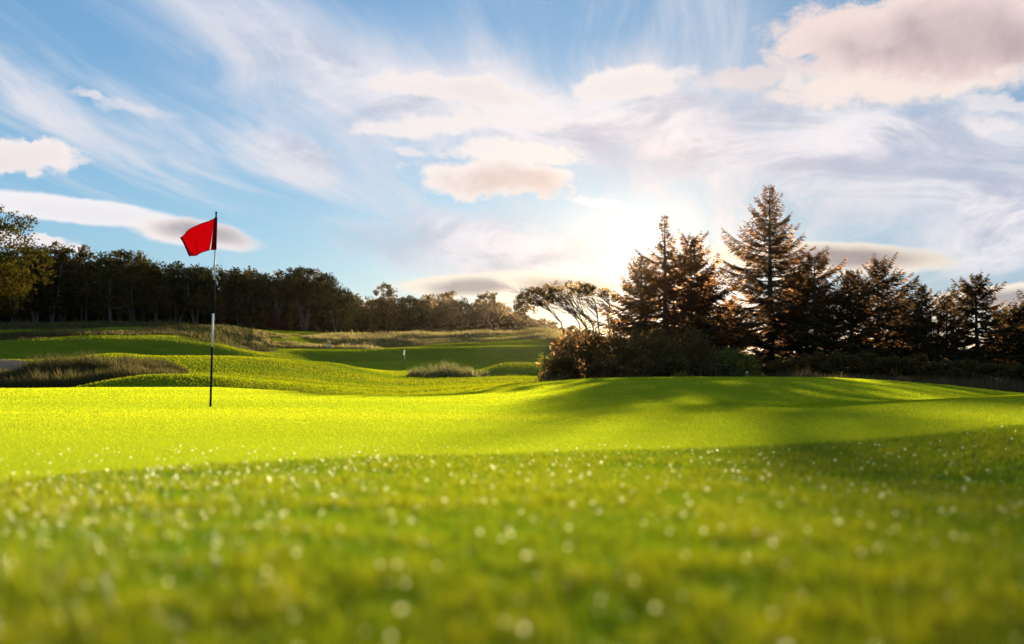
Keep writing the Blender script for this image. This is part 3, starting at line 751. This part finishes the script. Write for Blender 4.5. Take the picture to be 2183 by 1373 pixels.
def conifer(name, px, r_, ytip, R0, seed, label, group='spruces behind the right of the green', low=.12, dens=1.0, power=.85, droop=.18, up=.45, irr=.25, lean=0.0, bare=0.0, bark='bark', tw=1.0, ybase=None, leaf='needle', bush=1.0):
    rs = np.random.default_rng(seed); R0 *= 1.25; dens *= 1.12; tw *= 1.8; bush *= 1.12
    x, y = at(px, r_); zg = Hf(x, y); h = zof(px, ytip, r_) - zg
    root = empty(name, (x, y, zg)); T = Tubes(); B = Tubes()
    tr = .022 * h + .05
    pts = [Vector((lean * (i / 12) ** 1.5 + rs.normal(0, .01 * h * .15), rs.normal(0, .02), -.4 + (h + .4) * i / 12)) for i in range(13)]
    T.add(pts, [tr * (1 - i / 12.6) for i in range(13)], 8)
    T.build('trunk', M[bark], root)
    V = []; TI = []
    def axis(z):
        f = max(0, min(1, (z + .4) / (h + .4))) * 12; i = min(11, int(f)); return pts[i].lerp(pts[i + 1], f - i)
    z = h * low; nb = 0
    ga = rs.uniform(0, 6.28)
    while z < h * .985:
        t = (z / h - low) / (1 - low)
        L0 = R0 * ((1 - t) ** power) * (.55 + .45 * min(1, t * 5 + .35)) + .10
        ang0 = up * t ** 1.5 * 1.6 + .10 - droop * (1 - t) * 1.4
        nw = int(round(rs.uniform(3.2, 5.2) * dens))
        for b in range(max(2, nw)):
            ga += 2.39996 + rs.normal(0, .25)
            if rs.random() < bare: continue
            L = L0 * (1 + rs.normal(0, irr)); L = max(.12, L)
            zz = z + rs.uniform(-.14, .14) * (1.2 - t); o = axis(zz)
            ang = ang0 + rs.normal(0, .13)
            hd = Vector((math.cos(ga), math.sin(ga), 0)); sd = Vector((-math.sin(ga), math.cos(ga), 0))
            K = 5; bp = []
            for q in range(K):
                s = q / (K - 1)
                bp.append(o + hd * (L * s * math.cos(ang)) + Vector((0, 0, L * (s * math.sin(ang) - droop * s * (1 - s) * 1.5 + .10 * s * s * s))))
            B.add(bp, [max(.006, .022 * L * (1 - .9 * q / (K - 1))) for q in range(K)], 3, cap=False)
            # needle sprays along the branch
            m = max(5, int(L * 13 * tw))
            for q in range(m):
                s = .12 + .88 * (q + rs.random()) / m; f = s * (K - 1); i0 = min(K - 2, int(f)); p = bp[i0].lerp(bp[i0 + 1], f - i0)
                side = 1 if rs.random() < .5 else -1
                ln = bush * min(.75, (.16 + .34 * L * (1 - s) ** .8 * (s + .3))) * rs.uniform(.6, 1.3)
                dv = (hd * rs.uniform(.35, .95) + sd * side * rs.uniform(.3, 1.0) + Vector((0, 0, rs.uniform(-.55, .12))))
                if q == m - 1: dv = hd + Vector((0, 0, .25))
                dv.normalize(); e = p + dv * ln
                wv = dv.cross(Vector(rs.normal(0, 1, 3))); wv.normalize(); wv *= .030 * bush * rs.uniform(.7, 1.3)
                mid = p.lerp(e, .45)
                V += [p, mid + wv, e, mid - wv]
                wv2 = dv.cross(wv); mid2 = p.lerp(e, .5)
                V += [p, mid2 + wv2, e, mid2 - wv2]
                tv = min(1, max(0, rs.normal(.4, .22))); TI += [tv] * 8
            nb += 1
        z += (.24 + .20 * (1 - t)) * h / 13 * rs.uniform(.8, 1.2)
    # leader
    for q in range(14):
        zz = h * (.90 + .10 * q / 13); o = axis(zz); a = rs.uniform(0, 6.28); ln = .05 + .16 * (1 - q / 13)
        dv = Vector((math.cos(a), math.sin(a), .7)).normalized(); wv = dv.cross(Vector((0, 0, 1))).normalized() * .025
        V += [o, o + dv * ln * .5 + wv, o + dv * ln, o + dv * ln * .5 - wv]; TI += [.4] * 4
    B.build('branches', M[bark], root)
    crown_obj('needles', np.array([tuple(p) for p in V]), np.array(TI), M[leaf], root)
    return tag(root, label, 'spruce', group)

conifer('spruce_tree', 1643, 72, 394, 4.2, 1, 'tallest spruce, a sharp-tipped cone above its neighbours', low=.10, dens=1.1, power=.92, irr=.22)
conifer('spruce_tree', 1418, 60, 457, 3.8, 2, 'slender spruce whose thin tip the sun shines beside', low=.18, dens=.78, power=1.40, irr=.28)
conifer('spruce_tree', 1368, 66, 548, 2.7, 3, 'smaller feathery spruce close beside the sunlit slender one', low=.12, dens=.85, irr=.35)
conifer('spruce_tree', 1474, 63, 505, 2.9, 4, 'spruce between the sunlit slender one and the tallest', low=.15, dens=.95, power=.7, irr=.35)
conifer('spruce_tree', 1505, 76, 585, 3.0, 5, 'low broad spruce in front of the gap beside the tallest', low=.10, dens=.7, irr=.4)
conifer('spruce_tree', 1560, 80, 640, 2.3, 6, 'young thin spruce in the bright gap below the tallest', low=.05, dens=.6, irr=.4)
conifer('spruce_tree', 1738, 70, 543, 3.0, 7, 'ragged flat-topped spruce next to the tallest on its open side', low=.12, dens=.9, power=.7, irr=.4)
conifer('spruce_tree', 1700, 82, 590, 2.8, 8, 'spruce half hidden behind the tallest and the ragged flat-topped one', low=.05, dens=1.0, power=.6, irr=.3)
conifer('spruce_tree', 1815, 68, 577, 2.7, 9, 'dense dark spruce leaning against a wider-topped neighbour', low=.04, dens=1.0, power=.85, irr=.35)
conifer('spruce_tree', 1873, 72, 553, 3.1, 10, 'wide ragged-topped spruce in the middle of the dark clump', low=.04, dens=1.0, power=.75, irr=.4)
conifer('spruce_tree', 1925, 77, 640, 2.7, 11, 'squat spruce filling the side of the dark clump', low=.03, dens=.9, power=.85, irr=.35)
conifer('spruce_tree', 1966, 70, 606, 2.1, 12, 'narrow twin-tipped spruce at the end of the dark clump', low=.05, dens=.9, power=.9, irr=.4)
conifer('spruce_tree', 2018, 74, 630, 2.0, 13, 'thin see-through spruce beside the twin-tipped one', low=.06, dens=.8, power=.65, irr=.4)
conifer('spruce_tree', 2082, 68, 588, 2.4, 14, 'upright spruce with one long bough, standing apart from the clump', low=.06, dens=.9, power=.75, irr=.45)
conifer('spruce_tree', 2138, 78, 664, 1.7, 15, 'small sparse spruce between the upright one and the outermost', low=.10, dens=.7, power=.7, irr=.4)
conifer('spruce_tree', 2178, 70, 655, 2.0, 16, 'outermost bushy spruce of the row', low=.06, dens=1.0, power=.6, irr=.35)
conifer('spruce_tree', 2250, 72, 610, 2.6, 17, 'spruce beyond the outermost bushy one of the row', low=.06, dens=1.0, power=.6, irr=.35)
# pines rising over the far wooded slope
for i, (p, yy, w) in enumerate(((822, 596, 2.2), (955, 608, 2.0), (1040, 614, 2.3))):
    x, y = at(p, 246); zg = Hf(x, y)
    broadleaf('pine_tree', (x, y, zg), zof(p, yy, 246) - zg, w * 1.5, w * 1.5, 540 + i, ['tall bushy pine standing proud of the wooded slope next to the high wood', 'round-headed pine in the middle of the wooded slope', 'wide-headed pine near the low end of the wooded slope'][i], 'pine', None,
              'leaf_olive', 'bark', bole=.35, clumps=60, nleaf=60, size=.36, stems=1, clump_r=.9)

# wind-bent tree over the thicket
def windswept():
    rs = np.random.default_rng(77); r_ = 58.0
    bx, by = at(1272, r_); zg = Hf(bx, by); root = empty('windswept_tree', (bx, by, zg)); T = Tubes()
    def P(px, py, dy=0.0):
        x, y = at(px, r_ + dy); return Vector((x - bx, y - by, zof(px, py, r_ + dy) - zg))
    stems = [((1285, 1262, 1225, 1175), (800, 690, 655, 630)), ((1248, 1236, 1205, 1150), (800, 690, 650, 632)), ((1282, 1276, 1268, 1240), (800, 680, 640, 615)),
             ((1225, 1196, 1170, 1125), (800, 690, 662, 640)), ((1300, 1298, 1300, 1296), (800, 680, 650, 622)), ((1262, 1250, 1222, 1200), (800, 700, 660, 612))]
    ends = []
    for xs, ys in stems:
        dy = rs.uniform(-1.2, 1.2); q = [P(a, b, dy) for a, b in zip(xs, ys)]
        pts = []
        for i in range(3):
            for s in range(4): pts.append(q[i].lerp(q[i + 1], s / 4) + Vector(rs.normal(0, .035, 3)))
        pts.append(q[3]); T.add(pts, [.055 * (1 - .8 * i / 12) for i in range(13)], 6)
        for b in range(26):
            o = pts[int(rs.integers(4, 12))]
            e = P(o.x / r_ * F + 1272 - rs.uniform(10, 85), rs.uniform(604, 650), dy + rs.uniform(-1.5, 1.5))
            if e.z < o.z: continue
            T.add(curve_pts(o, e, (-.05, 0, .10), 5, .05, rs), [.024, .018, .013, .009, .005], 4); ends.append(e)
            for c in range(3):
                m = o.lerp(e, rs.uniform(.4, .9)); T.add([m, m + Vector((-rs.uniform(.1, .6), rs.normal(0, .3), rs.uniform(-.05, .45)))], [.011, .004], 3)
    T.build('trunk', M['bark'], root)
    cl = []
    for k in range(230):
        p = rs.uniform(1098, 1312); top = np.interp(p, [1095, 1120, 1160, 1190, 1240, 1280, 1312], [640, 618, 612, 602, 604, 612, 628])
        thick = np.interp(p, [1095, 1200, 1250, 1312], [42, 36, 26, 14])
        if p > 1255 and rs.random() < .5: continue
        cl.append(P(p, top + rs.random() ** 1.3 * thick, rs.uniform(-1.6, 1.6)))
    for k in range(14): cl.append(P(rs.uniform(1100, 1150), rs.uniform(640, 668), rs.uniform(-1, 1)))
    v, t = leaf_quads(np.array([tuple(c) for c in cl]), .22, 24, .11, rs)
    crown_obj('crown', v, t, M['leaf_olive'], root)
    tag(root, 'wind-bent bare-stemmed tree with a flat crown above the thicket', 'tree')
windswept()

# ------------------------------------------------------------------ shrubs
def bush(name, px, r_, ytop, w, seed, label, group=None, leaf='shrub', n=26, size=.11, nleaf=70, stems=9):
    x, y = at(px, r_); zg = Hf(x, y); h = zof(px, ytop, r_) - zg
    rs = np.random.default_rng(seed); root = empty(name, (x, y, zg)); T = Tubes(); k = []
    for i in range(n):
        a = rs.uniform(0, 6.283); q = rs.random() ** .5; zz = rs.random() ** .8
        k.append((math.cos(a) * q * w * (1 - .35 * zz ** 2), math.sin(a) * q * w * .8 * (1 - .35 * zz ** 2), max(.12, h * (zz * (1 - .28 * q * q)) - .12)))
    for i in range(stems):
        tgt = Vector(k[i % n]); T.add(curve_pts((rs.normal(0, .2 * w), rs.normal(0, .15 * w), -.15), tgt + Vector((0, 0, .15)), (rs.normal(0, .1), 0, .1), 4, .04, rs), [.028, .02, .013, .005], 4)
    for i in range(stems):                      # bare twigs standing out of the top
        a = Vector(k[int(rs.integers(0, n))]); T.add([a, a + Vector((rs.normal(-.05, .12), rs.normal(0, .1), rs.uniform(.25, .55)))], [.010, .003], 3)
    T.build('stems', M['bark'], root)
    v, t = leaf_quads(np.array(k), max(.28, .20 * h), nleaf, size, rs)
    crown_obj('foliage', v, t, M[leaf], root)
    return tag(root, label, 'shrub', group)
rs0 = np.random.default_rng(5); TG = 'shrubs of the brown thicket'
for i, (p, r_, yt, w) in enumerate(((1190, 49, 712, .85), (1225, 51, 700, 1.0), (1262, 48, 706, 1.0), (1300, 51, 694, 1.05), (1338, 48.5, 698, 1.0), (1375, 51, 694, 1.05), (1412, 48, 702, 1.0),
                                    (1450, 51, 700, 1.1), (1488, 49, 706, 1.0), (1245, 54, 694, 1.2), (1320, 54, 690, 1.2), (1400, 54, 690, 1.2), (1470, 54, 696, 1.2), (1205, 46.5, 752, .8), (1290, 46, 760, .9), (1365, 46, 758, .9), (1440, 46, 752, .9))):
    bush('thicket_shrub', p, r_, yt, w, 300 + i, 'brown twiggy shrub of the dense thicket below the sunlit spruce', TG, n=30, nleaf=85)
bush('thicket_shrub', 1172, 47.5, 735, .55, 330, 'thin green-tinged shrub at the open end of the thicket, above the post', None, 'shrub_green', n=22, nleaf=55, size=.10)
bush('round_shrub', 1562, 50, 735, 1.35, 331, 'rounded green-topped shrub under the tallest spruce', None, 'shrub_green', n=40, nleaf=80)
bush('low_shrub', 1612, 42, 786, .42, 332, 'small bright leafy shrub on the crest in front of the rounded shrub', None, 'shrub_green', n=14, nleaf=50, size=.08, stems=4)
bush('low_shrub', 1195, 45, 797, .35, 333, 'little leafy shrub at the corner of the thicket beside the post', None, 'shrub_green', n=10, nleaf=50, size=.08, stems=4)
bush('low_shrub', 1455, 44, 788, .5, 334, 'bright leafy shrub at the foot of the thicket', None, 'shrub_green', n=12, nleaf=50, size=.08, stems=4)
bush('low_shrub', 1795, 36, 792, .4, 335, 'pale weedy clump on the crest among the brown grass', None, 'shrub_green', n=10, nleaf=40, size=.07, stems=6)
for i, (p, r_, yt, w) in enumerate(((1520, 57, 742, 1.3), (1625, 58, 748, 1.3), (1680, 57, 752, 1.3), (1735, 58, 748, 1.4), (1790, 57, 745, 1.4), (1845, 58, 748, 1.4), (1900, 57, 750, 1.4), (1955, 58, 754, 1.4), (2010, 57, 756, 1.3), (2065, 58, 764, 1.3), (2120, 57, 772, 1.2), (2175, 58, 768, 1.3), (2240, 58, 762, 1.4))):
    bush('verge_shrub', p, r_, yt, w, 350 + i, 'dark shrub growing under the row of spruces behind the brown grass', 'shrubs under the spruces', n=28, nleaf=75, size=.13)

# ------------------------------------------------------------------ flags and small things
def flagstick(name, px, r_, ybase, ytop, lean_px, rad, bands, label, flag_pts, cloth, hem_mat, group=None, segs=(26, 16), wave=.042):
    x, y = at(px, r_); zg = Hf(x, y); k = r_ / F
    root = empty(name, (x, y, zg)); hh = zof(px, ytop, r_) - zg
    yb = HY + (CAMZ - zg) / r_ * F
    def P(a, b): return Vector(((a - px) * k, 0, (yb - b) * k))
    def ax(b): return P(px + lean_px * (yb - b) / (yb - ytop), b)
    for nm, b0, b1, mt, q in bands:
        T = Tubes(); T.add([ax(b0), ax(b1)], [rad * q, rad * q], 14); o = T.build(nm, M[mt], root)
    c = flag_pts                                     # hoist top, hoist bottom, fly bottom, fly top in photograph pixels
    nu, nv = segs; v = []; f = []
    for i in range(nu + 1):
        u = i / nu
        for j in range(nv + 1):
            w = j / nv
            a = Vector(c[0]).lerp(Vector(c[3]), u); b = Vector(c[1]).lerp(Vector(c[2]), u); q = a.lerp(b, w)
            p = P(q[0], q[1] + 4 * math.sin(math.pi * u) * (w - .75) * (1 if r_ < 30 else .2))
            p.y += wave * (math.sin(u * 7.5 + w * 1.6 + .6) * (.25 + u) + .35 * math.sin(u * 15 - w * 4) * u) + .05 * u * (wave / .03)
            v.append(tuple(p))
    for i in range(nu):
        for j in range(nv):
            a = i * (nv + 1) + j; f.append((a, a + nv + 1, a + nv + 2, a + 1))
    fl = mesh_obj('flag', v, f, M[cloth], root, smooth=True)
    md = fl.modifiers.new('thickness', 'SOLIDIFY'); md.thickness = .002; md.offset = 0
    if hem_mat:
        T = Tubes(); e = [Vector(v[nu * (nv + 1) + j]) for j in range(nv + 1)]
        T.add(e, [.011] * len(e), 6); T.build('hem', M[hem_mat], fl)
        for jj in (0, nv):
            T = Tubes(); T.add([Vector(v[i * (nv + 1) + jj]) for i in range(nu + 1)], [.004] * (nu + 1), 5); T.build('hem', M[hem_mat], fl)
    return tag(root, label, 'flagstick', group), P, ax, root
fs, P, ax, root = flagstick('flagstick', 450, 11.3, 868, 464, 8, .0105,
    (('black_band', 880, 740, 'black_paint', 1.12), ('white_band', 740, 672, 'white_paint', 1.0), ('black_band', 672, 603, 'black_paint', .98), ('white_band', 603, 538, 'white_paint', .94), ('black_band', 538, 466, 'black_paint', .85), ('finial', 466, 463.5, 'black_paint', 1.1)),
    'black and white banded flagstick with a red flag standing in the near green', ((454, 477.5), (445.2, 541.5), (402.5, 553), (378, 513)), 'red_cloth', 'shaded_red_cloth')
# sleeve that wraps the stick, joined to the cloth at its head only, so that a slit of daylight stays open
T = Tubes(); T.add([ax(541.5), ax(508), ax(475)], [.0155, .0150, .0145], 16); T.build('flag_sleeve', M['shaded_red_cloth'], root)
def sleeve_wing():
    v = []; f = []; n = 14
    for i in range(n + 1):
        b = 475.5 + (541.5 - 475.5) * i / n
        inner = ax(b); outer = P(450 + 8 * (868 - b) / 404 - 3.5 - 5.0 * (i / n), b + 1.5)
        v += [tuple(inner), tuple(outer + Vector((0, -.006, 0)))]
    for i in range(n): f.append((2 * i, 2 * i + 1, 2 * i + 3, 2 * i + 2))
    o = mesh_obj('flag_band', v, f, M['shaded_red_cloth'], root, smooth=True); md = o.modifiers.new('thickness', 'SOLIDIFY'); md.thickness = .002; md.offset = 0
sleeve_wing()
flagstick('flagstick', 862, 92, 792, 745, 1, .026, (('black_band', 806, 768, 'black_paint', 1), ('white_band', 768, 747, 'white_paint', 1), ('finial', 747, 745.5, 'white_paint', 1.2)),
    'small distant flagstick with a limp white flag on the far green', ((862.5, 745.5), (863.5, 755), (859, 758), (860.5, 748)), 'white_cloth', None, segs=(10, 8), wave=.05)

# weathered post at the end of the thicket
x, y = at(1166, 47); zg = Hf(x, y); rt = empty('wooden_post', (x, y, zg)); ht = zof(1166, 792, 47) - zg
T = Tubes(); T.add([(0, 0, -.2), (.01, 0, ht * .5), (0, 0, ht)], [.075, .07, .066], 9); T.build('post', M['wood'], rt)
T = Tubes(); T.add([(0, 0, ht), (0, 0, ht + .05)], [.072, .03], 9); T.build('post_cap', M['pale_board'], rt)
tag(rt, 'short weathered wooden post at the open end of the thicket', 'post')
# pale marker board on the shaded bank
x, y = at(701, 118); zg = Hf(x, y); rt = empty('marker_board', (x, y, zg))
T = Tubes(); T.add([(0, 0, -.2), (0, 0, .55)], [.035, .035], 8); T.build('stake', M['wood'], rt)
mesh_obj('board', [(-.22, -.03, .42), (.0, -.03, .12), (.22, -.03, .42), (.22, -.03, .50), (-.22, -.03, .50), (-.22, .0, .42), (.0, .0, .12), (.22, .0, .42), (.22, .0, .50), (-.22, .0, .50)],
         [(0, 1, 2, 3, 4), (9, 8, 7, 6, 5), (0, 5, 6, 1), (1, 6, 7, 2), (2, 7, 8, 3), (3, 8, 9, 4), (4, 9, 5, 0)], M['pale_board'], rt)
T = Tubes(); T.add([(.10, -.02, .62), (.12, -.02, .70), (.02, -.02, .76), (-.03, -.02, .86), (.06, -.02, .93)], [.035, .045, .04, .045, .04], 7); T.build('marker_head', M['pale_board'], rt)
tag(rt, 'small pale marker board on the shaded bank beyond the fairway', 'marker')
# low rail and white stump under the rounded shrub
xa, ya = at(1492, 47.5); xb, yb_ = at(1560, 47.5); za = zof(1525, 778, 47.5)
rt = empty('rail_fence', (xa, ya, Hf(xa, ya)))
def loc(p): return Vector(p) - rt.location
T = Tubes(); T.add([loc((xa, ya, za)), loc((xb, yb_, za - .03))], [.028, .028], 6); T.build('rail', M['bark'], rt)
for t_ in (.02, .5, .98):
    xx, yy = xa + (xb - xa) * t_, ya + (yb_ - ya) * t_; T = Tubes(); T.add([loc((xx, yy + .05, Hf(xx, yy) - .2)), loc((xx, yy + .05, za + .02))], [.03, .028], 7); T.build('post', M['bark'], rt)
tag(rt, 'low single-rail wooden fence under the rounded shrub', 'fence')
x, y = at(1592, 40.5); zg = Hf(x, y); rt = empty('marker_post', (x, y, zg)); ht = zof(1592, 792, 40.5) - zg
T = Tubes(); T.add([(0, 0, -.1), (0, 0, ht * .9)], [.055, .055], 9); T.build('post', M['wood'], rt)
T = Tubes(); T.add([(0, 0, ht * .9), (0, 0, ht)], [.055, .03], 9); T.build('post_cap', M['pale_board'], rt)
tag(rt, 'small whitish stub post on the crest beside the bright leafy shrub', 'post')

# ------------------------------------------------------------------ air
def haze():  # air added for the warm glow round the sun
    x0, y0, z0, x1, y1, z1 = -5100, -5100, -12, 5100, 5100, 20.0
    v = [(x0, y0, z0), (x1, y0, z0), (x1, y1, z0), (x0, y1, z0), (x0, y0, z1), (x1, y0, z1), (x1, y1, z1), (x0, y1, z1)]
    m, N, L = new_mat('added_glow_haze'); p = N.new('ShaderNodeVolumePrincipled')
    p.inputs['Color'].default_value = (1.0, .74, .50, 1); p.inputs['Density'].default_value = HAZE; p.inputs['Anisotropy'].default_value = .90
    o = N.new('ShaderNodeOutputMaterial'); L.new(p.outputs[0], o.inputs['Volume'])
    ob = mesh_obj('haze', v, [(3, 2, 1, 0), (4, 5, 6, 7), (0, 1, 5, 4), (1, 2, 6, 5), (2, 3, 7, 6), (3, 0, 4, 7)], m)
    tag(ob, 'thin warm haze added over the whole course for the glow round the sun', 'haze', kind='stuff')
HAZE = 0.000015
haze()
